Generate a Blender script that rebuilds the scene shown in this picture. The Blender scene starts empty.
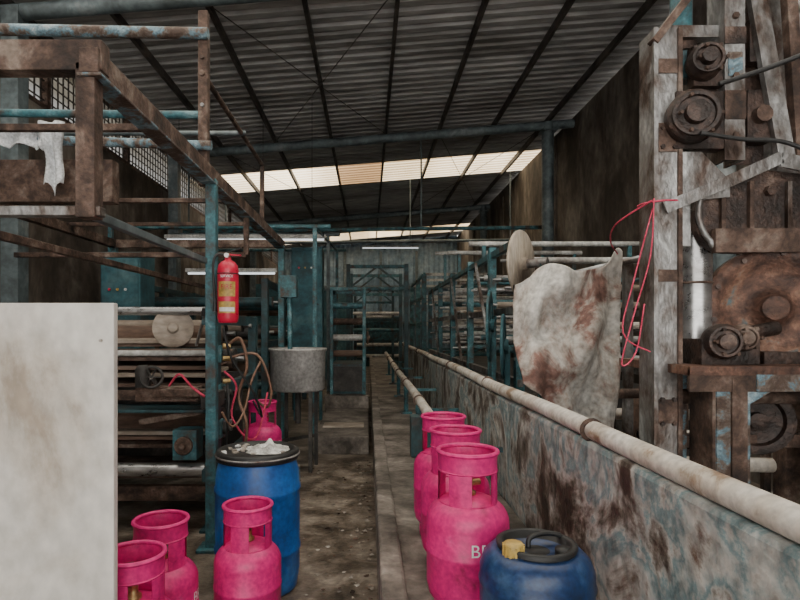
import bpy, bmesh, math, random
from mathutils import Vector, Matrix, noise
random.seed(7)
scene = bpy.context.scene

# ---------------------------------------------------------------- materials
def M(name, stops, scale=4.0, rough=0.6, metal=0.0, bump=0.25, stretch=(1,1,1), fine=0.35, detail=8, dist=0.3, con=1.45, gain=1.0):
    m = bpy.data.materials.new(name); m.use_nodes = True
    nt = m.node_tree; N = nt.nodes; L = nt.links
    b = N['Principled BSDF']
    tc = N.new('ShaderNodeTexCoord'); mp = N.new('ShaderNodeMapping'); mp.inputs['Scale'].default_value = stretch
    L.new(tc.outputs['Object'], mp.inputs['Vector'])
    n1 = N.new('ShaderNodeTexNoise'); n1.inputs['Scale'].default_value = scale; n1.inputs['Detail'].default_value = detail
    n1.inputs['Roughness'].default_value = 0.65; n1.inputs['Distortion'].default_value = dist
    L.new(mp.outputs[0], n1.inputs['Vector'])
    mc = N.new('ShaderNodeMath'); mc.operation = 'MULTIPLY_ADD'; mc.inputs[1].default_value = con; mc.inputs[2].default_value = .5-.5*con
    L.new(n1.outputs['Fac'], mc.inputs[0])
    cr = N.new('ShaderNodeValToRGB'); e = cr.color_ramp.elements
    while len(e) < len(stops): e.new(0.5)
    for i, (p, c) in enumerate(stops):
        e[i].position = p; e[i].color = (c[0]*gain, c[1]*gain, c[2]*gain, 1)
    L.new(mc.outputs[0], cr.inputs['Fac'])
    n2 = N.new('ShaderNodeTexNoise'); n2.inputs['Scale'].default_value = scale*9; n2.inputs['Detail'].default_value = 6
    L.new(mp.outputs[0], n2.inputs['Vector'])
    r2 = N.new('ShaderNodeMapRange'); r2.inputs['From Min'].default_value = .3; r2.inputs['From Max'].default_value = .7
    r2.inputs['To Min'].default_value = 1-fine; r2.inputs['To Max'].default_value = 1+fine*.5
    L.new(n2.outputs['Fac'], r2.inputs['Value'])
    mul = N.new('ShaderNodeMix'); mul.data_type = 'RGBA'; mul.blend_type = 'MULTIPLY'; mul.inputs['Factor'].default_value = 1
    L.new(cr.outputs['Color'], mul.inputs[6]); L.new(r2.outputs[0], mul.inputs[7])
    L.new(mul.outputs[2], b.inputs['Base Color'])
    rr = N.new('ShaderNodeMapRange'); rr.inputs['To Min'].default_value = max(.05, rough-.15); rr.inputs['To Max'].default_value = min(1, rough+.2)
    L.new(n2.outputs['Fac'], rr.inputs['Value']); L.new(rr.outputs[0], b.inputs['Roughness'])
    b.inputs['Metallic'].default_value = metal
    if bump:
        bp = N.new('ShaderNodeBump'); bp.inputs['Strength'].default_value = bump; bp.inputs['Distance'].default_value = .01
        ad = N.new('ShaderNodeMath'); ad.operation = 'ADD'
        L.new(n1.outputs['Fac'], ad.inputs[0]); L.new(n2.outputs['Fac'], ad.inputs[1])
        L.new(ad.outputs[0], bp.inputs['Height']); L.new(bp.outputs[0], b.inputs['Normal'])
    return m

floorM = M('floor_damp_concrete', [(.25,(.035,.026,.019)),(.42,(.095,.072,.054)),(.56,(.18,.145,.115)),(.75,(.33,.28,.23))], 3.0, .42, 0, .6, con=1.7)
concM = M('concrete_platform', [(.25,(.05,.042,.034)),(.5,(.16,.137,.118)),(.75,(.32,.285,.25))], 2.8, .7, 0, .6, con=1.6)
tankM = M('stained_tank_wall', [(.18,(.02,.016,.014)),(.34,(.07,.048,.036)),(.41,(.19,.165,.14)),(.49,(.44,.425,.40)),(.56,(.17,.26,.28)),(.62,(.36,.39,.385)),(.70,(.48,.465,.435)),(.82,(.13,.08,.055))], 2.0, .55, 0, .9, (1,1.1,1), .5, 12, .5, 1.8)
wallM = M('old_brown_wall', [(.2,(.03,.022,.017)),(.42,(.085,.067,.052)),(.58,(.17,.142,.118)),(.78,(.30,.265,.23))], 1.1, .9, 0, .4, (1,1,.6), con=1.7)
wallTealM = M('teal_sheet_paint', [(.25,(.025,.045,.05)),(.5,(.03,.11,.135)),(.75,(.09,.18,.20))], 1.8, .7, 0, .3, con=1.6)
farM = M('blue_grey_sheet', [(.25,(.09,.14,.19)),(.5,(.20,.29,.36)),(.75,(.36,.44,.50))], .8, .6, 0, .2)
roofM = M('aged_roof_sheet', [(.2,(.12,.108,.10)),(.42,(.27,.26,.25)),(.6,(.42,.415,.41)),(.8,(.54,.53,.515))], .9, .55, .1, .15, (.35,1.6,1))
purlM = M('dark_purlin_steel', [(.3,(.04,.034,.03)),(.6,(.095,.083,.074)),(.8,(.16,.13,.10))], 3, .6, .2, .2)
beamM = M('grey_blue_beam', [(.3,(.06,.075,.078)),(.55,(.13,.165,.175)),(.75,(.25,.27,.27))], 2, .55, .1, .2)
rustM = M('rust', [(.22,(.018,.013,.011)),(.42,(.068,.041,.030)),(.56,(.13,.081,.061)),(.75,(.24,.185,.15))], 6, .75, .15, .5, con=1.7)
rustRed = M('red_rust_cast', [(.22,(.022,.013,.010)),(.42,(.075,.038,.027)),(.56,(.14,.070,.048)),(.68,(.24,.13,.085)),(.82,(.10,.15,.16))], 7, .6, .2, .6, con=1.8)
rustDark = M('dark_grease_rust', [(.2,(.010,.008,.007)),(.45,(.035,.023,.019)),(.62,(.085,.052,.040)),(.8,(.2,.14,.11))], 8, .45, .3, .5, con=1.6)
steelM = M('bare_steel_rusting', [(.20,(.04,.025,.019)),(.36,(.10,.068,.053)),(.46,(.17,.15,.138)),(.62,(.27,.265,.26)),(.80,(.48,.48,.475))], 5, .38, .5, .45, (1,1,.6), con=1.8)
tubM = M('galvanised_tub', [(.25,(.18,.165,.155)),(.5,(.36,.35,.34)),(.75,(.52,.51,.50))], 4, .5, .2, .2)
chromeM = M('worn_chrome_roller', [(.25,(.15,.13,.12)),(.5,(.42,.42,.42)),(.75,(.66,.66,.66))], 3, .28, .8, .1, (.4,1,1))
tealM = M('teal_paint_rusting', [(.28,(.07,.042,.03)),(.41,(.04,.085,.095)),(.58,(.04,.155,.185)),(.78,(.17,.28,.30))], 6, .55, 0, .35, con=1.6)
tealDk = M('dark_teal_paint', [(.3,(.04,.03,.025)),(.48,(.022,.06,.07)),(.75,(.04,.115,.135))], 4, .5, 0, .3)
blueRustM = M('pale_blue_peeling', [(.36,(.07,.042,.03)),(.47,(.14,.11,.09)),(.54,(.11,.19,.235)),(.68,(.24,.34,.39)),(.8,(.48,.51,.51))], 9, .65, 0, .5, con=1.6)
palePipe = M('pale_painted_pipe', [(.20,(.13,.065,.04)),(.33,(.33,.23,.155)),(.43,(.58,.52,.45)),(.75,(.74,.71,.66))], 4, .5, 0, .25, (1,1,1), .3, con=1.6)
whitePipe = M('white_roller', [(.25,(.18,.155,.14)),(.42,(.38,.37,.35)),(.7,(.66,.66,.64))], 4, .45, 0, .15)
greyDk = M('dark_machine_grey', [(.3,(.018,.017,.016)),(.55,(.05,.046,.043)),(.75,(.11,.10,.09))], 4, .6, .1, .3)
blackM = M('black_rubber', [(.3,(.008,.008,.008)),(.7,(.025,.025,.025))], 6, .5, 0, .1)
brownM = M('brown_cloth_roll', [(.25,(.07,.042,.03)),(.5,(.17,.108,.08)),(.75,(.34,.25,.20))], 4, .8, 0, .2, (.3,1,1))
beigeM = M('beige_board', [(.25,(.17,.125,.09)),(.5,(.34,.28,.225)),(.75,(.50,.44,.38))], 3, .7, 0, .2, (.4,1,1))
woodM = M('pale_wood', [(.25,(.20,.15,.11)),(.5,(.40,.34,.27)),(.75,(.54,.48,.41))], 4, .7, 0, .2, (1,1,.3))
pinkM = M('pink_enamel', [(.18,(.13,.02,.035)),(.28,(.42,.015,.11)),(.40,(.62,.012,.17)),(.68,(.68,.018,.19)),(.84,(.72,.10,.28))], 6, .42, 0, .08, (1,1,1), .25, con=1.6)
blueM = M('blue_hdpe', [(.22,(.012,.04,.11)),(.40,(.010,.085,.32)),(.6,(.012,.12,.43)),(.8,(.06,.22,.5))], 4.5, .4, 0, .06, (1,1,1), .3, con=1.6)
navyM = M('navy_hdpe', [(.22,(.008,.015,.035)),(.5,(.008,.032,.11)),(.75,(.04,.09,.19))], 6, .35, 0, .08, (1,1,1), .35, con=1.6)
yellowM = M('yellow_cap_plastic', [(.3,(.36,.23,.05)),(.6,(.58,.41,.12))], 6, .5, 0, .05)
redM = M('red_enamel', [(.3,(.42,.01,.04)),(.6,(.62,.015,.06))], 5, .3, 0, .03, (1,1,1), .1)
whiteM = M('white_print', [(.3,(.6,.6,.6)),(.6,(.8,.8,.8))], 8, .5, 0, 0, (1,1,1), .1)
brassM = M('brass', [(.3,(.25,.16,.07)),(.6,(.45,.33,.15))], 8, .4, .8, .1)
panelM = M('dirty_white_panel', [(.16,(.34,.28,.22)),(.27,(.50,.455,.40)),(.42,(.61,.58,.535)),(.75,(.67,.645,.605))], 2.0, .5, 0, .08, (1,1,.7), .2)
tarpM = M('stained_tarp', [(.18,(.10,.055,.045)),(.34,(.24,.13,.105)),(.43,(.38,.32,.28)),(.56,(.50,.475,.435)),(.75,(.58,.565,.535))], 3.4, .75, 0, .7, (1,1,.8), .45, 10, .8, 1.7)
ragM = M('rag_white', [(.3,(.4,.42,.44)),(.6,(.7,.72,.74))], 8, .9, 0, .4)
ropeM = M('pink_twine', [(.3,(.5,.03,.08)),(.6,(.75,.08,.16))], 20, .8, 0, .1)
hoseM = M('brown_hose', [(.3,(.12,.06,.04)),(.6,(.25,.14,.09))], 8, .5, 0, .1)
litterM = M('paper_litter', [(.3,(.2,.16,.12)),(.5,(.34,.30,.26)),(.7,(.52,.49,.45))], 7, .9, 0, .1)
bagM = M('plastic_bag', [(.2,(.10,.10,.10)),(.38,(.4,.4,.38)),(.6,(.75,.75,.72))], 14, .5, 0, .5)

def clear(name, col, tr):
    m = bpy.data.materials.new(name); m.use_nodes = True
    nt = m.node_tree; N = nt.nodes; L = nt.links; N.remove(N['Principled BSDF'])
    out = [n for n in N if n.type == 'OUTPUT_MATERIAL'][0]
    t = N.new('ShaderNodeBsdfTransparent'); d = N.new('ShaderNodeBsdfTranslucent'); mx = N.new('ShaderNodeMixShader')
    nz = N.new('ShaderNodeTexNoise'); nz.inputs['Scale'].default_value = 3
    rp = N.new('ShaderNodeValToRGB'); rp.color_ramp.elements[0].position = .3; rp.color_ramp.elements[1].position = .65
    rp.color_ramp.elements[0].color = (col[0]*.6, col[1]*.55, col[2]*.45, 1); rp.color_ramp.elements[1].color = (*col, 1)
    L.new(nz.outputs['Fac'], rp.inputs['Fac']); L.new(rp.outputs[0], t.inputs['Color']); L.new(rp.outputs[0], d.inputs['Color'])
    mx.inputs[0].default_value = tr
    L.new(t.outputs[0], mx.inputs[1]); L.new(d.outputs[0], mx.inputs[2]); L.new(mx.outputs[0], out.inputs['Surface'])
    return m
clearA = clear('clear_roof_sheet', (1, .90, .74), .3)
clearB = clear('yellowed_roof_sheet', (.50, .34, .21), .4)
clearAdded = clear('added_skylight_sheet', (1, 1, 1), .1)  # for the added skylight strip, out of view
dimC = clear('dimming_window_sheet', (.32, .32, .32), .3)  # grey tint that dims the daylight in the mesh strip
lampM = bpy.data.materials.new('fluorescent_tube'); lampM.use_nodes = True
lb = lampM.node_tree.nodes['Principled BSDF']; lb.inputs['Emission Color'].default_value = (.9, .97, 1, 1); lb.inputs['Emission Strength'].default_value = 1.2

# ---------------------------------------------------------------- builder
class B:
    def __init__(s): s.bm = bmesh.new(); s.mats = []
    def mi(s, m):
        if m not in s.mats: s.mats.append(m)
        return s.mats.index(m)
    def _f(s, faces, m, smooth=False):
        i = s.mi(m)
        for f in faces: f.material_index = i; f.smooth = smooth
    def box(s, c, size, m, rot=(0, 0, 0)):
        from mathutils import Euler
        mat = Matrix.Translation(c) @ Euler(rot).to_matrix().to_4x4() @ Matrix.Diagonal((*size, 1))
        r = bmesh.ops.create_cube(s.bm, size=1, matrix=mat)
        s._f({f for v in r['verts'] for f in v.link_faces}, m)
    def bar(s, p1, p2, w, h, m):
        p1 = Vector(p1); p2 = Vector(p2); d = p2-p1; L = d.length
        z = d.normalized(); up = Vector((0, 0, 1)) if abs(z.z) < .95 else Vector((0, 1, 0))
        x = up.cross(z).normalized(); y = z.cross(x)
        R = Matrix((x, y, z)).transposed().to_4x4()
        r = bmesh.ops.create_cube(s.bm, size=1, matrix=Matrix.Translation((p1+p2)/2) @ R @ Matrix.Diagonal((w, h, L, 1)))
        s._f({f for v in r['verts'] for f in v.link_faces}, m)
    def lathe(s, prof, m, o=(0, 0, 0), axis=(0, 0, 1), seg=32, smooth=True, mfn=None):
        o = Vector(o); q = Vector((0, 0, 1)).rotation_difference(Vector(axis).normalized())
        rings = []
        for r, z in prof:
            if r < 1e-5: rings.append([s.bm.verts.new(o + q @ Vector((0, 0, z)))])
            else: rings.append([s.bm.verts.new(o + q @ Vector((r*math.cos(2*math.pi*i/seg), r*math.sin(2*math.pi*i/seg), z))) for i in range(seg)])
        fs = []
        for k in range(len(rings)-1):
            a, b = rings[k], rings[k+1]
            for i in range(seg):
                j = (i+1) % seg
                if len(a) == 1 and len(b) == 1: continue
                if len(a) == 1: fs.append(s.bm.faces.new((a[0], b[j], b[i])))
                elif len(b) == 1: fs.append(s.bm.faces.new((a[i], a[j], b[0])))
                else: fs.append(s.bm.faces.new((a[i], a[j], b[j], b[i])))
        s._f(fs, m, smooth)
    def cyl(s, p1, p2, r, m, seg=16, r2=None):
        p1 = Vector(p1); p2 = Vector(p2); L = (p2-p1).length; r2 = r if r2 is None else r2
        q = (p2-p1).normalized()
        s.lathe([(r, 0), (r2, L)], m, p1, q, seg)
        s.lathe([(0, 0), (r, 0)], m, p1, q, seg, False); s.lathe([(r2, L), (0, L)], m, p1, q, seg, False)
    def torus(s, c, axis, R, r, m, seg=32, ms=10):
        prof = [(R+r*math.cos(2*math.pi*i/ms), r*math.sin(2*math.pi*i/ms)) for i in range(ms+1)]
        s.lathe(prof, m, c, axis, seg)
    def tube(s, pts, r, m, seg=8, sub=6):
        P = [Vector(p) for p in pts]; C = []
        for i in range(len(P)-1):
            p0 = P[max(i-1, 0)]; p1 = P[i]; p2 = P[i+1]; p3 = P[min(i+2, len(P)-1)]
            for k in range(sub):
                t = k/sub
                C.append(.5*((2*p1)+(-p0+p2)*t+(2*p0-5*p1+4*p2-p3)*t*t+(-p0+3*p1-3*p2+p3)*t**3))
        C.append(P[-1]); rings = []; x = None
        for i, c in enumerate(C):
            d = (C[min(i+1, len(C)-1)]-C[max(i-1, 0)]).normalized()
            if x is None: x = d.orthogonal().normalized()
            x = (x-d*x.dot(d)).normalized(); y = d.cross(x)
            rings.append([s.bm.verts.new(c+r*(math.cos(2*math.pi*k/seg)*x+math.sin(2*math.pi*k/seg)*y)) for k in range(seg)])
        fs = []
        for a, b in zip(rings, rings[1:]):
            for i in range(seg):
                j = (i+1) % seg; fs.append(s.bm.faces.new((a[i], a[j], b[j], b[i])))
        fs.append(s.bm.faces.new(rings[0][::-1])); fs.append(s.bm.faces.new(rings[-1]))
        s._f(fs, m, True)
    def prism(s, poly, y0, y1, m):
        a = [s.bm.verts.new((x, y0, z)) for x, z in poly]; b = [s.bm.verts.new((x, y1, z)) for x, z in poly]
        fs = [s.bm.faces.new(a), s.bm.faces.new(b[::-1])]
        n = len(poly)
        for i in range(n):
            j = (i+1) % n; fs.append(s.bm.faces.new((a[j], a[i], b[i], b[j])))
        s._f(fs, m)
    def arc(s, o, r, z0, z1, a0, a1, m, seg=12, th=.0):
        o = Vector(o); fs = []
        prev = None
        for i in range(seg+1):
            a = a0+(a1-a0)*i/seg
            p = [s.bm.verts.new(o+Vector((r*math.cos(a), r*math.sin(a), z))) for z in (z0, z1)]
            if prev: fs.append(s.bm.faces.new((prev[0], p[0], p[1], prev[1])))
            prev = p
        s._f(fs, m, True)
    def grid(s, fn, nu, nv, m, smooth=True):
        V = [[s.bm.verts.new(fn(i/nu, j/nv)) for j in range(nv+1)] for i in range(nu+1)]
        fs = [s.bm.faces.new((V[i][j], V[i+1][j], V[i+1][j+1], V[i][j+1])) for i in range(nu) for j in range(nv)]
        s._f(fs, m, smooth)
    def text(s, body, size, o, r, z, ang, m):
        cu = bpy.data.curves.new('t', 'FONT'); cu.body = body; cu.size = size; cu.align_x = 'CENTER'
        ob = bpy.data.objects.new('t', cu); scene.collection.objects.link(ob)
        dg = bpy.context.evaluated_depsgraph_get(); dg.update()
        me = bpy.data.meshes.new_from_object(ob.evaluated_get(dg))
        tb = bmesh.new(); tb.from_mesh(me)
        bmesh.ops.triangulate(tb, faces=tb.faces[:])
        bmesh.ops.subdivide_edges(tb, edges=[e for e in tb.edges if e.calc_length() > size*.2], cuts=2)
        mp = {}
        for v in tb.verts:
            a = ang+v.co.x/r
            mp[v] = s.bm.verts.new((o[0]+(r+.002)*math.cos(a), o[1]+(r+.002)*math.sin(a), o[2]+z+v.co.y))
        fs = [s.bm.faces.new([mp[v] for v in f.verts]) for f in tb.faces]
        s._f(fs, m); tb.free(); bpy.data.objects.remove(ob)
    def finish(s, name, bevel=0.0, solid=0.0, recalc=True):
        if recalc: bmesh.ops.recalc_face_normals(s.bm, faces=s.bm.faces[:])
        me = bpy.data.meshes.new(name); s.bm.to_mesh(me); s.bm.free()
        for m in s.mats: me.materials.append(m)
        ob = bpy.data.objects.new(name, me); scene.collection.objects.link(ob)
        if solid:
            md = ob.modifiers.new('solid', 'SOLIDIFY'); md.thickness = solid
        if bevel:
            md = ob.modifiers.new('bevel', 'BEVEL'); md.width = bevel; md.segments = 2; md.limit_method = 'ANGLE'; md.angle_limit = math.radians(50)
        return ob

def zr(x): return 4.75+.08*x
XL, XR, YB, YF = -3.4, 3.5, -3.0, 22.0

# ---------------------------------------------------------------- room shell
b = B(); b.box(((XL+XR)/2, (YB+YF)/2, -.05), (XR-XL+.4, YF-YB+.4, .1), floorM); b.finish('floor')
b = B()
def roofsheet(b, y0, y1, x0, x1, m):
    n = int((y1-y0)/.18); prof = []
    for i in range(n):
        y = y0+i*(y1-y0)/n; w = (y1-y0)/n
        prof += [(y, 0), (y+w*.5, 0), (y+w*.62, .035), (y+w*.88, .035)]
    prof.append((y1, 0))
    a = [[b.bm.verts.new((x, y, zr(x)+h)) for y, h in prof] for x in (x0, x1)]
    b._f([b.bm.faces.new((a[0][i], a[1][i], a[1][i+1], a[0][i+1])) for i in range(len(prof)-1)], m)
for y0, y1 in ((YB, 1.0), (4.9, 11.4), (12.9, 19.4), (20.9, YF)):
    roofsheet(b, y0, y1, XL-.3, XR+.3, roofM)
b.finish('ceiling', recalc=False)
px = [-3.36, -2.5, -1.57, -.63, .30, 1.22, 2.15, 3.07]
b = B()
for y0, y1, k in ((1.0, 4.9, 0), (11.4, 12.9, 1), (19.4, 20.9, 2)):  # first strip is an unseen skylight, added to light the foreground
    xs = [XL-.3]+px[1:]+[XR+.3]
    for i in range(len(xs)-1):
        m = clearAdded if k == 0 else (clearB if (k == 1 and i in (3,)) else clearA)
        roofsheet(b, y0, y1, xs[i], xs[i+1], m)
b.finish('skylight_and_added_light_panels', recalc=False)

b = B()
for x in px:
    b.box((x, (YB+YF)/2, zr(x)-.05), (.04, YF-YB, .09), purlM)
for y in (.8, 5.2, 9.5, 16.0):
    x0, x1 = XL+.02, XR-.02
    b.cyl((x0, y, zr(x0)-.16), (x1, y, zr(x1)-.16), .075, beamM, 16)
for (xa, ya, xb, yb) in ((-1.57, 5.3, .3, 9.4), (.3, 5.3, -1.57, 9.4), (1.22, 9.6, 3.07, 15.9), (3.07, 9.6, 1.22, 15.9), (-2.5, 9.6, -.63, 15.9)):
    b.cyl((xa, ya, zr(xa)-.12), (xb, yb, zr(xb)-.12), .006, purlM, 6)
b.finish('roof_trusses')
for y in (5.2, 9.5, 16):
    b = B()
    xx = 3.30 if y != 9.5 else 3.05
    b.cyl((xx, y, 0), (xx, y, zr(xx)-.12), .10, beamM, 18)
    b.box((xx, y, .01), (.3, .3, .02), beamM)
    b.box((xx, y, zr(3)-.26), (.26, .26, .02), beamM)
    b.finish('steel_column')
for y in (5.2, 9.5, 16):
    b = B()
    b.box((XL+.12, y, (zr(XL)-.12)/2), (.16, .16, zr(XL)-.12), beamM); b.box((XL+.15, y, .01), (.28, .28, .02), beamM)
    b.finish('steel_column')

b = B(); b.box((XR+.1, (YB+YF)/2, 2.495), (.2, YF-YB, 4.99), wallM)
for y in range(-2, 22, 4): b.box((XR-.01, y+.5, 2.4), (.06, .25, 4.8), wallM)
b.finish('wall_right')
b = B(); b.box((XL-.1, (YB+YF)/2, 1.85), (.2, YF-YB, 3.7), wallM)
b.finish('wall_left')
b = B()
ztop = zr(XL)-.03
b.box((XL-.05, (YB+YF)/2, 3.73), (.08, YF-YB, .06), rustM)
b.box((XL-.05, (YB+YF)/2, ztop-.03), (.08, YF-YB, .06), rustM)
y = -2.9
while y < YF:
    b.box((XL-.05, y, (3.7+ztop)/2), (.014, .014, ztop-3.7), purlM); y += .11
for k in range(1, 7): b.box((XL-.05, (YB+YF)/2, 3.72+k*(ztop-3.72)/7), (.012, YF-YB, .012), purlM)
for y in range(-2, 22, 2): b.box((XL-.05, y, (3.7+ztop)/2), (.07, .07, ztop-3.7), rustM)
b.box((XL-.12, (YB+YF)/2, (3.7+zr(XL))/2), (.004, YF-YB, zr(XL)-3.7), dimC)  # sheet added behind the mesh to dim the daylight
b.finish('window_1')
b = B()
def far(u, v):
    x = XL+u*(XR-XL); i = round(u*140)
    return Vector((x, YF-(.04 if i % 4 in (0, 1) else 0), v*zr(x)))
b.grid(far, 140, 1, farM, False)
b.box((0, YF-.08, 3.0), (XR-XL, .06, .12), beamM); b.box((0, YF-.08, 1.6), (XR-XL, .06, .1), beamM)
for x in (-2.2, -.9, .5, 1.9): b.box((x, YF-.1, 2.2), (.1, .08, 4.4), beamM)
b.finish('wall_back', recalc=False)

b = B(); b.box((.448, 8.5, .175), (.79, 23, .35), concM); b.box((.10, 8.5, .37), (.10, 23, .05), concM)
b.finish('concrete_platform', .015)
b = B(); b.box((-.30, 7.3, .10), (.62, 2.2, .20), concM); b.box((-.30, 6.9, .205), (.50, .30, .02), beigeM); b.box((-.32, 9.3, .19), (.66, 1.8, .38), concM)
b.finish('concrete_step', .02)
b = B()
b.box((.94, 6.3, .48), (.18, 18.6, .96), tankM)  # low concrete wall of the tank
b.finish('concrete_tank_wall', .02)
b = B()
pts = [(.878+.010*math.sin(i*1.9), -2.9+i*1.15, 1.0+.005*math.sin(i*2.7)) for i in range(17)]
b.tube(pts, .037, palePipe, 14, 4)
for i in range(1, 9):
    y = -1.6+i*1.9; b.torus((.878, y, 1.0), (0, 1, 0), .037, .010, rustM, 18, 6)
b.finish('water_pipe')
b = B()
b.tube([(.47, 3.3, .72), (.48, 6, .73), (.47, 9, .72), (.48, 15, .73)], .042, palePipe, 14, 4)
for y in (3.5, 5.2, 6.9, 8.6, 10.5, 12.5):
    b.cyl((.47, y, .352), (.47, y, .69), .028, tealM, 10); b.torus((.475, y, .725), (0, 1, 0), .045, .012, rustM, 16, 6)
    b.box((.47, y, .362), (.14, .14, .02), tealM)
    b.box((.64, y, .64), (.40, .03, .03), tealM)
b.box((.45, 4.6, .52), (.20, .16, .32), tealDk)
b.finish('steam_pipe')

# ---------------------------------------------------------------- gas cylinders
def gas(loc, rot, name='gas_cylinder', txt='BRIGHT'):
    b = B(); R = .15
    b.lathe([(.118, 0), (.122, .0), (.122, .05), (.114, .05), (.114, 0)], pinkM, seg=40)
    body = [(0, .035), (.08, .04), (.12, .055), (.142, .085), (R, .125)]
    body += [(R, .235), (R+.002, .238), (R+.002, .248), (R, .251), (R, .345)]
    for k in range(1, 10):
        a = k/9*math.pi/2; body.append((R*math.cos(a)**.8 if k < 9 else 0, .345+.095*math.sin(a)))
    b.lathe(body, pinkM, seg=48)
    b.lathe([(0, .43), (.03, .435), (.03, .45), (.018, .455), (.018, .50), (.026, .502), (.026, .53), (.012, .535), (0, .535)], brassM, seg=16)
    b.cyl((.015, 0, .48), (.05, 0, .48), .012, brassM, 12)
    seg = 64; zs = [.395, .42, .45, .49, .53, .55, .575, .597]; rc = .107
    th = .0045
    def inside(i, k):
        a = (i+.5)/seg*360
        if k >= 4: return True
        if k == 0: return True
        for c in (45, 135, 225, 315):
            w = 21 if k in (2,) else 25
            if abs((a-c+180) % 360-180) < w: return True
        return False
    for rad in (rc, rc-th):
        ring = [[b.bm.verts.new(((rad+(.004 if z > .58 else 0))*math.cos(2*math.pi*i/seg), (rad+(.004 if z > .58 else 0))*math.sin(2*math.pi*i/seg), z)) for i in range(seg)] for z in zs]
        fs = []
        for k in range(len(zs)-1):
            for i in range(seg):
                if inside(i, k):
                    j = (i+1) % seg; fs.append(b.bm.faces.new((ring[k][i], ring[k][j], ring[k+1][j], ring[k+1][i])))
        b._f(fs, pinkM, True)
    b.torus((0, 0, .598), (0, 0, 1), .107, .009, pinkM, 48, 8)
    b.torus((0, 0, .532), (0, 0, 1), .106, .004, pinkM, 48, 6)
    b.text(txt, .062, (0, 0, 0), R, .265, -math.pi/2+.25, whiteM)
    b.text('12 kg', .03, (0, 0, 0), R, .185, -math.pi/2+.25, whiteM)
    ob = b.finish(name, recalc=False); ob.location = loc; ob.rotation_euler = (0, 0, rot)
    return ob
gas((.366, 2.06, .351), .36)
gas((.385, 2.47, .351), 1.3)
gas((.385, 2.86, .351), 2.0)
gas((-.545, 2.54, .001), -2.5)
gas((-.865, 2.34, .001), 1.8)
gas((-.835, 1.99, .001), 2.2)
gas((-.83, 4.4, .221), .9)
b = B(); b.box((-.80, 4.5, .11), (.42, .8, .22), concM); b.finish('concrete_pad', .015)

b = B(); R = .225
prof = [(0, .02), (.18, .02), (.20, 0), (.212, .01), (.218, .05), (R, .10), (R, .20), (R+.006, .21), (R+.006, .225), (R, .235), (R+.002, .40), (R, .52), (R+.006, .53), (R+.006, .545), (R, .555), (R-.004, .63), (R-.018, .68), (R-.026, .70)]
b.lathe(prof, blueM, seg=56)
b.lathe([(R-.03, .695), (R-.006, .695), (R-.002, .71), (R-.002, .735), (R-.012, .745), (R-.03, .745), (R-.035, .73), (0, .728)], blackM, seg=56)
b.torus((0, 0, .72), (0, 0, 1), R-.002, .006, steelM, 56, 6)
def bag(u, v):
    a = u*2*math.pi; rr = v*.12*(1+.25*noise.noise(Vector((math.cos(a)*2, math.sin(a)*2, 1))))
    x, y = rr*math.cos(a), rr*math.sin(a)
    return Vector((x+.05, y+.02, .733+.04*(1-v)*(1+1.5*noise.noise(Vector((x*22, y*22, 3))))))
b.grid(bag, 40, 10, bagM)
for i in range(40):
    a = random.uniform(0, 6.28); r = random.uniform(.05, .19)
    b.box((r*math.cos(a), r*math.sin(a), .735), (.03, .02, .008), random.choice([whiteM, litterM]), (random.random()*.3, 0, random.random()*3))
ob = b.finish('plastic_drum', recalc=False); ob.location = (-.60, 3.05, 0)

b = B(); R = .172
prof = [(0, .01), (.15, .01), (.165, .02), (R, .05), (R, .12), (R+.004, .13), (R, .14), (R, .26), (R+.004, .27), (R, .28), (R, .31), (R-.012, .345), (R-.035, .368), (R-.06, .375), (R-.065, .365), (0, .362)]
b.lathe(prof, navyM, seg=56)
b.lathe([(R-.055, .365), (R-.05, .388), (R-.06, .392), (R-.072, .388), (R-.075, .362), (0, .364)], blackM, seg=56)
b.lathe([(0, .36), (.03, .36), (.03, .402), (.026, .408), (0, .408)], yellowM, (-.085, -.055, 0), seg=24)
for k in range(12):
    a = k*math.pi/6; b.box((-.085+.031*math.cos(a), -.055+.031*math.sin(a), .385), (.004, .006, .034), yellowM, (0, 0, a))
b.tube([(-.02, .02, .362), (-.01, .03, .39), (.04, .045, .398), (.09, .05, .39), (.10, .05, .362)], .008, blackM)
b.lathe([(0, .36), (.025, .36), (.025, .385), (0, .387)], blackM, (.07, -.04, 0), seg=20)
ob = b.finish('plastic_jerry_drum', recalc=False); ob.location = (.52, 1.73, .351)

b = B(); R = .064
b.lathe([(0, 0), (.05, 0), (.06, .008), (R, .03), (R, .32), (.058, .352), (.04, .375), (.02, .385), (.02, .40), (0, .40)], redM, seg=36)
b.cyl((0, 0, .39), (0, 0, .425), .016, brassM, 14)
b.bar((-.01, 0, .43), (.085, -.01, .455), .018, .008, blackM); b.bar((-.01, 0, .418), (.08, -.01, .412), .018, .008, redM)
b.cyl((0, -.02, .41), (0, -.045, .41), .014, whiteM, 12)
b.tube([(-.01, 0, .41), (-.06, -.01, .42), (-.085, -.02, .36), (-.078, -.03, .22), (-.072, -.03, .12)], .008, blackM)
b.cyl((-.072, -.03, .13), (-.072, -.03, .07), .011, blackM, 12, .015)
a0 = -math.pi/2-.75; a1 = -math.pi/2+.95
b.arc((0, 0, 0), R+.001, .06, .25, a0, a1, yellowM)
b.arc((0, 0, 0), R+.0016, .13, .16, a0, a1, redM)
b.arc((0, 0, 0), R+.0016, .07, .095, a0+.1, a1-.1, whiteM)
b.text('FIRE', .04, (0, 0, 0), R+.001, .205, -math.pi/2+.1, redM)
b.text('SERVICE', .022, (0, 0, 0), R+.001, .275, -math.pi/2+.1, whiteM)
b.bar((-.01, R, .2), (-.09, R+.02, .2), .02, .005, blackM)
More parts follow.
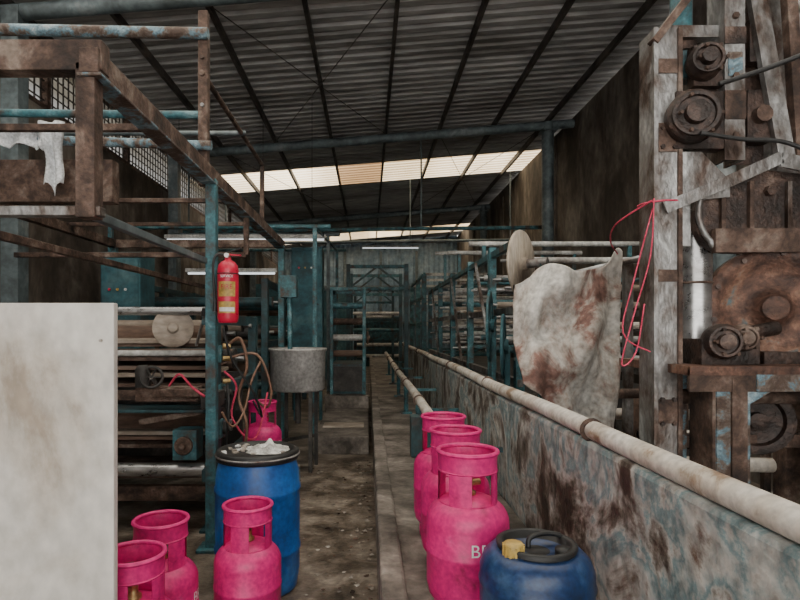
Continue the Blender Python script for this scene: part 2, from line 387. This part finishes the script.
b.torus((0, 0, .24+.06), (0, 0, 1), R+.002, .003, blackM, 32, 6)
ob = b.finish('fire_extinguisher', recalc=False); ob.location = (-.855, 3.42, 1.43)

b = B(); b.box((-1.42, 1.8, .74), (1.22, .03, 1.48), panelM)
for x in (-.85, -1.4, -1.98):
    for z in (.12, 1.36): b.cyl((x, 1.783, z), (x, 1.777, z), .005, litterM, 10)
b.box((-1.9, 1.95, .03), (.05, .30, .06), rustM); b.box((-1.3, 1.95, .03), (.05, .30, .06), rustM)
b.finish('sheet_metal_panel', .004)

# ---------------------------------------------------------------- overhead rusty gantry (left)
b = B()
b.bar((-1.0, 2.0, 2.36), (-1.0, 6.5, 2.36), .07, .09, rustM)
b.bar((-1.0, 2.0, 2.31), (-1.0, 6.5, 2.31), .09, .012, blueRustM)
b.bar((-2.9, 2.0, 2.36), (-2.9, 6.5, 2.36), .07, .09, rustM)
b.bar((-3.0, 2.05, 2.385), (-.96, 2.05, 2.385), .07, .11, rustM)
b.bar((-3.0, 2.05, 1.825), (-.97, 2.05, 1.825), .05, .035, steelM)
b.bar((-1.02, 2.05, 2.36), (-1.02, 2.05, 1.80), .07, .07, rustM)
b.bar((-2.6, 2.05, 2.36), (-2.6, 2.05, 1.80), .07, .07, rustM)
b.bar((-1.02, 2.05, 1.82), (-1.02, 3.5, 1.82), .035, .035, beamM)
b.bar((-1.75, 2.05, 1.84), (-1.75, 6.4, 1.84), .04, .04, rustM)
b.bar((-1.0, 4.6, 2.0), (-2.9, 4.6, 2.0), .04, .04, rustM); b.bar((-1.0, 4.6, 2.0), (-1.0, 4.6, 2.34), .04, .04, rustM)
for y in (3.55, 6.4):
    for x in (-.99, -2.9):
        b.bar((x, y, 0), (x, y, 2.34), .065, .07, tealM); b.box((x, y, .01), (.16, .16, .02), tealM)
b.bar((-1.04, 3.55, 2.3), (-1.04, 3.55, 3.40), .06, .06, rustM)
b.bar((-2.9, 3.55, 2.3), (-2.9, 3.55, 3.40), .06, .06, rustM)
b.cyl((-3.1, 3.5, 3.28), (-1.0, 3.5, 3.24), .035, blueRustM, 14)
b.cyl((-3.1, 3.55, 2.77), (-1.05, 3.55, 2.75), .025, tealM, 12)
b.cyl((-3.1, 3.5, 2.61), (-.98, 3.5, 2.54), .030, blueRustM, 12)
b.box((-2.28, 3.62, 2.34), (1.30, .10, .27), rustM)
b.bar((-1.0, 6.4, 2.36), (-2.95, 6.4, 2.36), .07, .09, rustM)
for y in (2.8, 4.4, 5.4): b.bar((-1.0, y, 2.40), (-2.9, y, 2.40), .035, .035, rustM)
b.cyl((-3.0, 4.6, 3.0), (-1.0, 4.6, 3.0), .02, beamM)
b.cyl((-1.04, 3.5, 3.0), (-1.04, 5.5, 3.0), .018, rustM); b.bar((-1.04, 5.5, 3.0), (-1.04, 5.5, 2.36), .04, .04, rustM)
for k in range(2): b.cyl((-1.04, 3.53, 2.8+.3*k), (-1.04, 3.505, 2.8+.3*k), .012, steelM, 8)
b.finish('steel_gantry', .004)

b = B()
def rag(x, y, z, w, h, s):
    def f(u, v):
        return Vector((x+(u-.5)*w*(1-.35*v+.15*math.sin(v*7+s)), y-.035-.02*math.sin(u*9+s)-.02*math.sin(v*5+s), z-v*h*(1-.2*abs(math.sin(u*4+s)))))
    b.grid(f, 10, 12, ragM)
rag(-1.93, 3.47, 2.66, .13, .46, 1); rag(-2.16, 3.47, 2.62, .30, .12, 2); rag(-2.42, 3.47, 2.64, .22, .16, 4); rag(-2.0, 3.47, 2.6, .10, .12, 3.3)
b.finish('hanging_rags', solid=.004)

# ---------------------------------------------------------------- left roller machine
def roller(b, x0, x1, y, z, r, m, shaft=.018, sm=chromeM):
    b.cyl((x0, y, z), (x1, y, z), r, m, 24)
    b.cyl((x0-.08, y, z), (x1+.08, y, z), shaft, sm, 12)
    b.cyl((x1-.001, y, z), (x1+.012, y, z), r*1.06, greyDk, 24)
b = B()
X0, X1 = -2.85, -1.10
for x in (X0-.03, X1+.03):
    for y in (3.9, 5.2):
        b.box((x, y, .75), (.07, .10, 1.5), tealDk); b.box((x, y, .01), (.16, .18, .02), tealDk)
    for z in (.42, .95, 1.46): b.box((x, 4.5, z), (.06, 1.6, .08), tealDk)
roller(b, X0, X1, 3.95, 1.52, .03, chromeM)
roller(b, X0, X1, 4.3, 1.36, .06, brownM); roller(b, X0, X1, 4.6, 1.15, .08, brownM); roller(b, X0, X1, 4.0, 1.22, .022, whitePipe)
roller(b, X0, X1, 4.9, 1.42, .05, beigeM)
roller(b, X0, X1, 3.8, .44, .045, chromeM); roller(b, X0, X1, 4.2, .70, .10, brownM)
b.lathe([(0, 0), (.14, 0), (.14, .02), (.04, .02), (.03, .05), (0, .05)], beigeM, (-1.38, 3.97, 1.40), (.25, -1, .05), 40)
random.seed(2)
for k, z in enumerate((1.07, 1.12, 1.17, 1.27, 1.31, .99, .56, .60, .65, .33, .36)):
    b.box(((X0+X1)/2-.02*(k % 3), 4.25+.05*(k % 2), z), (X1-X0-.04, .50, .028), (beigeM, brownM, rustM, brownM)[k % 4], (random.uniform(-.04, .04), 0, 0))
b.box(((X0+X1)/2, 4.0, .92), (X1-X0, .05, .07), rustM); b.box(((X0+X1)/2, 3.9, .84), (X1-X0, .3, .02), tealDk)
b.box(((X0+X1)/2, 4.9, .62), (X1-X0, .04, .8), greyDk)
b.box(((X0+X1)/2, 3.85, .27), (X1-X0, .06, .10), rustM)
b.box((-1.35, 3.80, .955), (.42, .10, .10), rustM)
for z in (.95, 1.22, .70, .44):
    b.box((X1+.05, 3.92, z), (.08, .14, .12), tealM); b.lathe([(0, 0), (.045, 0), (.045, .03), (.02, .03), (.02, .06), (0, .06)], greyDk, (X1+.09, 3.92, z), (1, 0, 0), 20)
b.box((-1.03, 3.72, .93), (.10, .22, .10), greyDk); b.box((-1.2, 3.72, .97), (.35, .05, .05), rustM)
b.torus((-1.45, 3.75, 1.07), (.2, -1, .3), .07, .010, greyDk, 28, 8)
for a in range(3):
    b.bar((-1.45-.07*math.cos(a*1.05), 3.75, 1.07-.07*math.sin(a*1.05)), (-1.45+.07*math.cos(a*1.05), 3.75, 1.07+.07*math.sin(a*1.05)), .010, .010, greyDk)
b.cyl((-1.45, 3.75, 1.07), (-1.45, 3.95, .95), .014, chromeM)
b.lathe([(0, 0), (.05, 0), (.05, .12), (.03, .15), (0, .15)], greyDk, (-1.52, 3.78, 1.0), seg=20)
# side gearbox, levers, valve manifold
b.box((-1.22, 3.80, .62), (.16, .16, .20), tealM); b.lathe([(0, 0), (.06, 0), (.06, .03), (.02, .03), (.02, .06), (0, .06)], rustM, (-1.22, 3.72, .62), (0, -1, 0), 20)
b.bar((-1.16, 3.78, 1.28), (-1.08, 3.70, 1.48), .018, .018, steelM); b.cyl((-1.08, 3.70, 1.48), (-1.07, 3.69, 1.53), .022, blackM)
b.bar((-1.55, 3.80, .76), (-1.10, 3.80, .84), .025, .04, rustM)
b.finish('fabric_roller_machine', .004)
b = B()
b.tube([(-.93, 3.7, 1.28), (-.84, 3.68, 1.33), (-.80, 3.7, 1.15), (-.86, 3.72, .95), (-.80, 3.7, .75), (-.86, 3.8, .45)], .010, hoseM)
b.tube([(-.93, 3.72, 1.20), (-.75, 3.78, 1.22), (-.66, 3.8, 1.0), (-.70, 3.9, .85), (-.84, 4.2, .86)], .009, hoseM)
b.tube([(-1.3, 3.66, 1.02), (-1.22, 3.62, 1.10), (-1.14, 3.62, 1.02), (-1.05, 3.6, .96)], .008, ropeM)
b.tube([(-.93, 3.7, 1.05), (-.90, 3.62, .9), (-.92, 3.64, .7), (-.95, 3.7, .5)], .010, blackM)
b.tube([(-.93, 3.6, 1.4), (-.88, 3.62, 1.2), (-.76, 3.7, .98), (-.72, 3.8, .8), (-.86, 4.2, .85)], .008, blackM)
b.tube([(-.93, 3.62, 1.12), (-.86, 3.66, 1.02), (-.90, 3.7, .82), (-.80, 3.74, .66), (-.74, 3.8, .70), (-.70, 3.9, .95)], .007, ropeM)
b.tube([(-.94, 3.6, .86), (-.88, 3.64, .76), (-.82, 3.7, .85), (-.78, 3.76, 1.05), (-.74, 3.9, 1.18)], .008, hoseM)
for z in (1.28, 1.20, 1.05): b.cyl((-.955, 3.68, z), (-.91, 3.70, z), .018, brassM, 10)
b.finish('gas_hoses')

b = B()
for x in (-3.0, -1.25):
    for y in (6.8, 8.2, 9.6, 11.0, 12.6, 14.0):
        b.box((x, y, 1.0), (.08, .10, 2.0), tealDk)
    for z in (.5, 1.2, 1.95): b.box((x, 10.4, z), (.06, 7.3, .08), tealDk)
random.seed(3)
for k in range(20):
    y = 6.9+k*.36; z = (.7, 1.35, 1.75, 1.05)[k % 4]
    roller(b, -2.95, -1.3, y, z, random.choice([.05, .07, .09]), random.choice([brownM, greyDk, chromeM, brownM, tealDk]))
b.finish('stenter_frame', .004)
b = B()
for y, z, m in ((6.75, 2.62, tealM), (9.0, 2.9, beamM), (11.5, 3.0, tealM)):
    b.cyl((-3.1, y, z), (-.45, y, z), .03, m); b.bar((-3.1, y, z), (-3.1, y, 0), .05, .05, m); b.bar((-.64, y, z), (-.64, y, 0), .05, .05, m)
b.bar((-.64, 6.75, 2.62), (-.64, 11.5, 3.0), .03, .03, tealM)
b.finish('pipe_support_frame')
def cabinet(x, y, z0, w, d, h, m):
    b = B(); b.box((x, y, z0+h/2), (w, d, h), m)
    b.box((x, y-d/2-.008, z0+h/2), (w*.92, .016, h*.94), m)
    b.cyl((x+w*.36, y-d/2-.02, z0+h/2), (x+w*.36, y-d/2-.05, z0+h/2), .014, blackM, 10)
    for k in range(3): b.cyl((x-w*.25+k*w*.2, y-d/2-.016, z0+h*.82), (x-w*.25+k*w*.2, y-d/2-.03, z0+h*.82), .014, (redM, yellowM, whiteM)[k], 10)
    for sx in (-1, 1):
        if z0 > 0.05: b.box((x+sx*w*.42, y, z0/2), (.05, .05, z0), m)
    return b.finish('electrical_cabinet', .006)
cabinet(-.91, 8.5, .9, .46, .35, 1.7, wallTealM)
cabinet(-2.60, 6.08, .0, .42, .4, 2.2, wallTealM)
cabinet(-2.5, 15.5, .0, 1.1, .6, 2.6, wallTealM)
cabinet(-.9, 15.5, .0, .8, .6, 2.4, wallTealM)

b = B()
b.lathe([(0, .78), (.25, .78), (.27, .80), (.275, 1.16), (.29, 1.18), (.29, 1.20), (.262, 1.19), (.255, .83), (0, .82)], tubM, (-.70, 5.6, 0), seg=40)
b.lathe([(0, 1.12), (.255, 1.12)], greyDk, (-.70, 5.6, 0), seg=40)
for k in range(4):
    a = k*math.pi/2+.7; b.bar((-.7+.22*math.cos(a), 5.6+.22*math.sin(a), 0), (-.7+.22*math.cos(a), 5.6+.22*math.sin(a), .80), .035, .035, greyDk)
b.cyl((-.70, 5.6, .78), (-.70, 5.6, .45), .03, greyDk); b.bar((-.86, 5.45, .3), (-.54, 5.75, .3), .03, .03, greyDk)
b.cyl((-.78, 5.62, 1.0), (-.80, 5.7, 1.75), .025, tealM); b.box((-.80, 5.7, 1.82), (.16, .16, .22), tealM)
b.finish('mixing_tub')
# teal winder unit at the end of the aisle
b = B()
for x in (-.56, -.06):
    for y in (8.6, 9.5): b.bar((x, y, .38), (x, y, 2.0), .05, .05, tealM)
b.box((-.31, 9.05, .62), (.50, .90, .46), tealDk); b.box((-.31, 8.585, .62), (.44, .02, .38), greyDk)
for z in (1.0, 1.25, 1.5, 1.75): b.cyl((-.56, 8.8, z), (-.06, 8.8, z), .05, (brownM, whitePipe, rustM, tealM)[int(z*4) % 4], 18); b.bar((-.56, 9.5, z), (-.06, 9.5, z), .04, .05, tealDk)
for y in (8.6, 9.5): b.bar((-.56, y, 2.0), (-.06, y, 2.0), .05, .05, tealM)
for x in (-.56, -.06): b.bar((x, 8.6, 2.0), (x, 9.5, 2.0), .05, .05, tealM); b.bar((x, 8.6, 1.2), (x, 9.5, 1.2), .04, .05, tealDk)
b.lathe([(0, 0), (.10, 0), (.10, .03), (.03, .03), (.03, .05), (0, .05)], rustM, (-.02, 8.8, 1.25), (1, 0, 0), 24)
b.finish('cloth_winder', .004)

for (x0, x1, y, z) in ((-2.9, -.6, 8.0, 2.66), (-2.6, -1.3, 8.0, 2.18), (-.2, 1.6, 17.5, 3.9)):
    b = B(); b.box(((x0+x1)/2, y, z+.045), (x1-x0, .07, .05), whitePipe); b.cyl((x0+.03, y, z), (x1-.03, y, z), .014, lampM, 10)
    for x in (x0+.2, x1-.2): b.cyl((x, y, z+.06), (x, y, zr(x)-.02), .004, blackM, 6)
    b.finish('fluorescent_lamp')

# ---------------------------------------------------------------- right mid roller machine
b = B()
for x in (1.24, 2.80):
    for y in (4.6, 5.6, 6.8, 8.2, 9.6, 11.2):
        b.box((x, y, 1.1), (.07, .09, 2.2), tealM if x < 2 else beamM)
    for z in (.95, 1.55, 2.12): b.box((x, 7.9, z), (.05, 6.7, .06), steelM if z < 2 else tealM)
random.seed(11)
for k in range(42):
    y = 4.6+k*.158; z = (1.15, 1.42, 1.72, 2.0, 1.3, 1.86, 1.58)[k % 7]+random.uniform(-.05, .05)
    roller(b, 1.28, 2.76, y, z, random.choice([.022, .03, .04, .03]), random.choice([whitePipe, palePipe, whitePipe, chromeM, tealM, beigeM]), .014)
for y, z in ((6.0, 2.30), (7.6, 2.42), (9.0, 2.6)):
    b.cyl((1.08, y, z), (2.9, y, z), .028, whitePipe); b.bar((1.24, y, z), (1.24, y, 2.1), .04, .04, tealM); b.bar((2.80, y, z), (2.80, y, 2.1), .04, .04, tealM)
for y in (5.2, 7.0, 9.3): b.bar((1.17, y, 0.98), (1.17, y+.9, 2.1), .03, .03, steelM)
b.box((2.02, 7.9, .42), (1.40, 6.5, .84), greyDk)
b.finish('fabric_washing_machine', .003)
b = B()
ax = (.80, -.60, 0)
c = Vector((1.15, 4.20, 1.88)); a = Vector(ax).normalized()
b.lathe([(0, -.012), (.25, -.012), (.255, 0), (.25, .012), (.05, .012), (.05, .05), (0, .05)], woodM, c, ax, 48)
b.cyl(c, c+a*.20, .035, steelM)
b.bar(c+a*.16, c+a*.16+Vector((0, 0, -1.88)), .05, .05, tealDk)
b.finish('wooden_spool')
for (x, y, z, r, m) in ((1.11, 5.1, 1.42, .32, tealM), (1.10, 4.55, 1.25, .26, wallTealM)):
    b = B(); ax = (1, -.30, 0)
    b.lathe([(0, -.012), (r, -.012), (r+.008, 0), (r, .012), (r*.75, .012), (r*.73, .003), (.06, .003), (.06, .04), (0, .04)], m, (x, y, z), ax, 48)
    for k in range(6):
        an = k*math.pi/3
        b.bar(Vector((x, y, z)), Vector((x, y, z))+Vector((.30*math.cos(an), math.cos(an), math.sin(an)*1.04)).normalized()*r*.8, .02, .04, m)
    b.bar((x+.03, y, z), (x+.03, y, 0), .04, .04, m)
    b.finish('hand_wheel')

# tarp over pole
b = B()
TL = Vector((.90, 3.30, 1.66)); TR = Vector((1.535, 3.38, 1.79)); BL = Vector((.905, 3.20, 1.08)); BR = Vector((1.43, 3.28, .79))
def tarp(u, v):
    top = TL.lerp(TR, u)+Vector((0, 0, .085*math.exp(-((u-.28)/.16)**2)+.10*math.exp(-((u-.95)/.09)**2)))
    bot = BL.lerp(BR, u)+Vector((0, 0, -.035*math.sin(u*math.pi)+.02*noise.noise(Vector((u*8, 1, 2)))))
    p = top.lerp(bot, v)
    p.x += -.03*math.sin(v*math.pi)*(1-u)+.02*math.sin(v*math.pi)*u
    w = math.sin(u*math.pi)
    n = (noise.noise(Vector((u*2.5, v*2.5, 0)))*.12+.03*noise.noise(Vector((u*9, v*7, 5)))+.045*math.sin(u*13+v*5)*(1-.3*v)+.025*math.sin(v*12+u*9)*(1-u))*(.3+w)
    p.y += n+.12*max(0, .12-u)/.12*(1-.4*v)
    return p
b.grid(tarp, 70, 60, tarpM)
b.finish('draped_tarpaulin', solid=.005)
b = B()
b.cyl((.92, 3.52, 1.65), (1.72, 3.56, 1.84), .022, steelM); b.bar((1.66, 3.58, 1.84), (1.66, 3.58, 0), .05, .05, steelM)
b.bar((1.12, 3.60, 1.70), (1.12, 3.60, 0), .04, .04, tealM)
b.finish('drying_rack')
b = B()
b.tube([(1.18, 2.33, 1.93), (1.15, 2.6, 1.88), (1.30, 3.0, 1.86), (1.48, 3.32, 1.84)], .004, ropeM)
b.tube([(1.19, 2.33, 1.94), (1.17, 2.32, 1.7), (1.10, 2.32, 1.45), (1.06, 2.34, 1.25), (1.12, 2.34, 1.30), (1.15, 2.33, 1.5)], .003, ropeM)
b.tube([(1.19, 2.34, 1.90), (1.12, 2.36, 1.60), (1.08, 2.37, 1.38), (1.18, 2.34, 1.30)], .003, ropeM)
b.torus((1.258, 2.41, 1.93), (0, 0, 1), .088, .004, ropeM, 24, 6)
b.finish('pink_twine')

# ---------------------------------------------------------------- right foreground machine
b = B(); Y = 2.4
b.box((1.258, 2.36, 1.33), (.115, .012, 2.66), steelM); b.box((1.207, 2.42, 1.33), (.012, .12, 2.66), steelM); b.box((1.309, 2.42, 1.33), (.012, .12, 2.66), steelM)
b.box((1.207, 2.35, 1.33), (.018, .012, 2.66), steelM); b.box((1.309, 2.35, 1.33), (.018, .012, 2.66), rustM)
b.box((1.258, 2.42, .01), (.24, .24, .02), steelM)
for z, h in ((1.05, .10), (1.62, .05), (2.2, .12), (2.5, .06)): b.box((1.258, 2.350, z), (.08, .006, h), rustM)
for z in (1.0, 1.1, 2.16, 2.24): b.cyl((1.235, 2.352, z), (1.235, 2.34, z), .010, rustDark, 6); b.cyl((1.285, 2.352, z), (1.285, 2.34, z), .010, rustDark, 6)
b.box((2.25, 2.42, 1.4), (.11, .12, 2.8), steelM)
b.box((2.25, 3.0, 1.3), (.09, .10, 2.6), rustM)
b.bar((1.20, 2.36, 2.60), (1.40, 2.36, 2.86), .05, .03, rustM)
b.bar((1.26, 2.40, 2.66), (1.60, 2.40, 2.66), .05, .05, steelM)
b.cyl((1.375, 2.46, 2.48), (1.375, 2.46, 3.0), .045, tealM, 20)
b.cyl((1.375, 2.46, 2.60), (1.375, 2.46, 2.64), .06, rustM, 20)
b.box((1.53, 2.34, 2.50), (.085, .012, .80), steelM); b.box((1.494, 2.40, 2.50), (.012, .12, .80), steelM); b.box((1.566, 2.40, 2.50), (.012, .12, .80), steelM)
b.bar((1.60, 2.36, 3.0), (1.76, 2.36, 2.10), .07, .03, steelM)
b.bar((1.76, 2.36, 3.0), (1.82, 2.36, 2.08), .045, .04, rustM)
b.box((1.64, 2.44, 2.48), (.16, .010, .74), rustDark)
b.box((1.86, 2.48, 2.5), (.30, .01, .9), steelM)
b.box((1.9, 2.36, 2.86), (.9, .06, .08), steelM)
for z in (2.2, 2.45, 2.7): b.cyl((1.53, 2.335, z), (1.53, 2.322, z), .014, rustM, 6)
b.box((1.53, 2.332, 2.33), (.088, .006, .12), rustM); b.box((1.53, 2.332, 2.62), (.088, .006, .07), rustDark)
b.box((1.53, 2.331, 2.50), (.06, .004, .10), blueRustM)
b.box((1.66, 2.40, 2.30), (.10, .05, .22), rustDark); b.box((1.66, 2.40, 2.62), (.08, .05, .18), rustDark)
b.cyl((1.66, 2.38, 2.30), (1.66, 2.34, 2.30), .035, rustM, 16)
def bearing(x, z, r, y=2.30, m=rustDark):
    b.lathe([(0, 0), (r, 0), (r, .05), (r*.86, .06), (r*.86, .075), (r*.7, .075), (r*.68, .06), (r*.42, .06), (r*.42, .10), (0, .10)], m, (x, y+.06, z), (-.25, -1, 0), 36)
    for k in range(6):
        a = k*math.pi/3; b.cyl((x+r*.78*math.cos(a), y, z+r*.78*math.sin(a)), (x+r*.78*math.cos(a), y-.02, z+r*.78*math.sin(a)), .008, rustM, 6)
bearing(1.345, 2.27, .105, 2.27); b.box((1.40, 2.37, 2.27), (.22, .06, .24), rustDark)
b.cyl((1.345, 2.3, 2.27), (1.345, 2.42, 2.27), .04, rustDark)
bearing(1.40, 2.50, .07, 2.28); b.box((1.44, 2.37, 2.50), (.15, .05, .17), rustDark)
b.lathe([(0, 0), (.10, 0), (.10, .04), (.03, .04), (.03, .09), (0, .09)], rustDark, (1.43, 2.42, 2.34), (0, -1, 0), 30)
b.prism([(1.31, 2.14), (1.40, 2.14), (1.52, 2.02), (1.52, 1.95), (1.31, 1.93)], 2.35, 2.362, steelM)
b.bar((1.235, 2.33, 1.90), (1.50, 2.33, 2.01), .012, .05, steelM); b.bar((1.50, 2.33, 2.01), (1.72, 2.33, 2.11), .012, .05, steelM)
b.bar((1.72, 2.33, 2.10), (2.1, 2.33, 2.02), .012, .06, steelM)
poly = [(1.39, 1.90), (1.42, 1.96), (1.70, 2.07), (2.1, 2.03), (2.1, 1.75), (1.60, 1.72)]
for k in range(7):
    a = math.pi*1.5-k*math.pi/2/6; poly.append((1.53+.14*math.cos(a), 1.86+.14*math.sin(a)))
b.prism(poly, 2.38, 2.42, rustDark)
for x in (1.5, 1.62, 1.78, 1.9): b.box((x, 2.375, 1.89), (.018, .03, .26), steelM if x > 1.7 else rustM)
b.bar((1.45, 2.35, 1.765), (2.1, 2.35, 1.77), .03, .10, rustM)
b.tube([(1.40, 2.36, 1.95), (1.395, 2.36, 1.86), (1.44, 2.36, 1.77), (1.53, 2.36, 1.735), (2.1, 2.36, 1.74)], .012, steelM)
for x in (1.7, 1.86): b.cyl((x, 2.38, 1.98), (x, 2.355, 1.98), .022, rustDark, 6)
b.box((1.345, 2.40, 1.85), (.07, .01, .20), steelM)
b.cyl((1.46, 2.50, 1.19), (1.46, 2.50, 1.92), .068, chromeM, 28); b.cyl((1.46, 2.50, 1.20), (1.46, 2.50, 1.24), .10, rustM, 28)
b.torus((1.46, 2.50, 1.60), (0, 0, 1), .068, .006, rustM, 28, 6)
b.box((1.80, 2.50, 1.232), (1.08, .62, .035), rustRed); b.box((1.80, 2.20, 1.195), (1.08, .014, .09), rustM)
b.box((1.62, 2.19, 1.185), (.20, .008, .065), blueRustM)
b.box((1.86, 2.19, 1.205), (.10, .008, .045), blueRustM)
for x in (1.36, 2.2):
    for y in (2.28, 2.72):
        b.box((x, y, .61), (.012, .16, 1.21), rustM); b.box((x+.07, y-.07, .61), (.15, .012, 1.21), blueRustM)
b.box((1.455, 2.195, .95), (.06, .012, .5), rustM)
b.prism([(1.37, 1.17), (1.62, 1.17), (1.50, 1.10), (1.46, .95), (1.44, .80), (1.37, .80)], 2.20, 2.215, blueRustM)
b.prism([(2.19, 1.17), (1.95, 1.17), (2.07, 1.10), (2.12, .8), (2.19, .80)], 2.20, 2.215, blueRustM)
b.lathe([(0, 0), (.16, 0), (.165, .02), (.16, .05), (.12, .05), (.11, .03), (.04, .03), (.04, .07), (0, .07)], rustDark, (1.86, 2.70, .96), (-.3, -1, 0), 36)
b.bar((1.40, 2.70, .86), (2.2, 2.70, .86), .06, .06, rustM)
b.cyl((1.45, 2.62, 1.08), (2.2, 2.62, 1.08), .035, rustM)
ax = (-.35, -1, 0); c = Vector((1.75, 2.44, 1.485)); RW = .265
b.lathe([(0, 0), (RW-.005, 0), (RW, .01), (RW, .06), (RW-.015, .07), (RW-.05, .07), (RW-.08, .035), (.10, .022), (.06, .05), (.05, .08), (0, .08)], rustRed, c, ax, 64)
b.lathe([(0, 0), (RW-.005, 0), (RW, -.05), (.21, -.14), (0, -.15)], rustDark, c, ax, 56)
an_ = Vector(ax).normalized(); tx = Vector((1, -.35, 0)).normalized()
for k in range(10):
    a = k*math.pi/5+.2; p = c+tx*(RW-.032)*math.cos(a)+Vector((0, 0, (RW-.032)*math.sin(a)))+an_*.07
    b.cyl(p, p+an_*.012, .011, rustDark, 6)
b.box((1.75, 2.44, 1.27), (.20, .22, .06), rustDark)
bearing(1.45, 1.345, .072, 2.25); b.box((1.45, 2.36, 1.30), (.17, .14, .11), rustDark)
bearing(1.545, 1.36, .055, 2.27, rustM); b.box((1.55, 2.36, 1.30), (.12, .12, .10), rustDark)
b.cyl((1.40, 2.32, 1.345), (1.72, 2.36, 1.40), .03, rustDark)
b.tube([(1.41, 2.25, 2.38), (1.60, 2.24, 2.44), (1.90, 2.2, 2.54), (2.3, 2.2, 2.62)], .010, blackM)
b.tube([(1.33, 2.24, 2.18), (1.50, 2.24, 2.155), (1.68, 2.24, 2.14), (1.90, 2.22, 2.03), (2.2, 2.25, 1.98)], .009, blackM)
b.tube([(1.80, 2.40, 2.9), (1.84, 2.30, 2.6), (1.93, 2.28, 2.4), (1.98, 2.3, 2.2)], .014, whitePipe)
b.finish('fabric_printing_press', .004)

b = B()
for (p, q, r, m) in (((1.50, 3.1, .80), (2.9, 3.1, .80), .035, palePipe), ((1.60, 3.06, .66), (2.9, 3.06, .64), .04, palePipe), ((1.45, 3.3, .72), (2.9, 3.3, .70), .03, rustM),
                     ((1.65, 3.2, .55), (2.6, 3.1, .40), .03, whitePipe), ((1.80, 3.9, .95), (3.0, 3.9, .93), .03, rustM), ((1.30, 3.95, .80), (3.0, 3.95, .78), .04, palePipe), ((1.45, 3.4, 1.0), (2.9, 3.4, 1.02), .03, rustM)):
    b.cyl(p, q, r, m)
    b.cyl(Vector(p), Vector(p).lerp(Vector(q), .02), r*1.6, rustM)
    for k in (.02, .5, .98):
        w = Vector(p).lerp(Vector(q), k); b.bar(w, (w.x, w.y, 0), .035, .035, rustM)
b.finish('process_pipes')
b = B()
b.lathe([(0, .55), (.16, .55), (.17, .56), (.17, .90), (.15, .95), (.05, .99), (0, .99)], brownM, (1.90, 3.66, 0), seg=30)
b.bar((1.90, 3.66, .56), (1.90, 3.66, 0), .1, .1, rustM)
b.finish('pump_housing')

b = B()
for y, z in ((10.0, 3.12), (12.6, 3.3)):
    b.cyl((XL+.1, y, z), (3.3, y, z+.08), .035, tealM if y < 11 else beamM)
    for x in (-3.2, .95, 3.2): b.cyl((x, y, z+.03), (x, y, zr(x)-.08), .015, beamM, 8)
b.finish('overhead_pipe_rail')
b = B()
for x in (1.25, 2.7):
    for y in (12.5, 14, 16): b.box((x, y, 1.3), (.1, .1, 2.6), tealM)
for z in (.8, 1.5, 2.1, 2.6):
    for y in (12.5, 14, 16): b.box((1.97, y, z), (1.5, .06, .06), whitePipe if z > 1 else tealM)
    for x in (1.25, 2.7): b.box((x, 14.2, z), (.05, 3.6, .06), tealM)
b.finish('fabric_rack')
for y in (11.4, 13.4, 17.6):
    b = B()
    b.bar((-.40, y, 0), (-.40, y, 2.7), .08, .08, tealDk); b.bar((.78, y, .352), (.78, y, 2.7), .08, .08, tealDk)
    for z in (2.65, 2.2): b.bar((-.44, y, z), (.82, y, z), .06, .07, tealM)
    b.bar((-.4, y, 2.2), (.19, y, 2.65), .04, .04, tealDk); b.bar((.78, y, 2.2), (.19, y, 2.65), .04, .04, tealDk)
    if y > 13:
        for z in (1.75, 1.35): b.cyl((-.4, y, z), (.78, y, z), .04, whitePipe if z > 1.5 else tealM)
    b.finish('teal_portal_frame', .004)
b = B()
b.box((.35, 20.8, .9), (1.6, .9, 1.8), tealDk); b.box((.35, 20.3, 1.3), (1.4, .06, .7), tealM)
for z in (.4, .8, 1.9): b.cyl((-.4, 20.2, z), (1.1, 20.2, z), .06, whitePipe)
b.finish('dryer_unit', .01)

b = B(); random.seed(5)
for k in range(230):
    x = random.uniform(-.62, .03); y = random.uniform(2.6, 5.9)
    if random.random() < .5: x = .03-abs(random.gauss(0, .10))
    if (x+.6)**2+(y-3.05)**2 < .09 or (x+.545)**2+(y-2.54)**2 < .04 or x > .04: continue
    s = random.uniform(.006, .04)
    n = random.randint(4, 7); a0 = random.random()*6; h = random.uniform(.002, .012)
    vs = [b.bm.verts.new((x+s*.6*math.cos(a0+i*6.283/n)*random.uniform(.5, 1.1), y+s*.6*math.sin(a0+i*6.283/n)*random.uniform(.5, 1.1), .002+h*random.random())) for i in range(n)]
    b._f([b.bm.faces.new(vs)], random.choice([litterM, brownM, rustM, litterM, concM]))
b.finish('floor_litter')

# ---------------------------------------------------------------- light
w = bpy.data.worlds.new('World'); scene.world = w; w.use_nodes = True
bg = w.node_tree.nodes['Background']; bg.inputs[0].default_value = (1, .97, .915, 1); bg.inputs[1].default_value = 4.2

cam = bpy.data.cameras.new('Camera'); co = bpy.data.objects.new('Camera', cam); scene.collection.objects.link(co)
co.location = (0, 0, 1.4); co.rotation_euler = (math.pi/2, 0, 0)
cam.sensor_width = 36; cam.lens = 25.2; cam.shift_x = .04; cam.shift_y = .035; cam.clip_start = .05
scene.camera = co
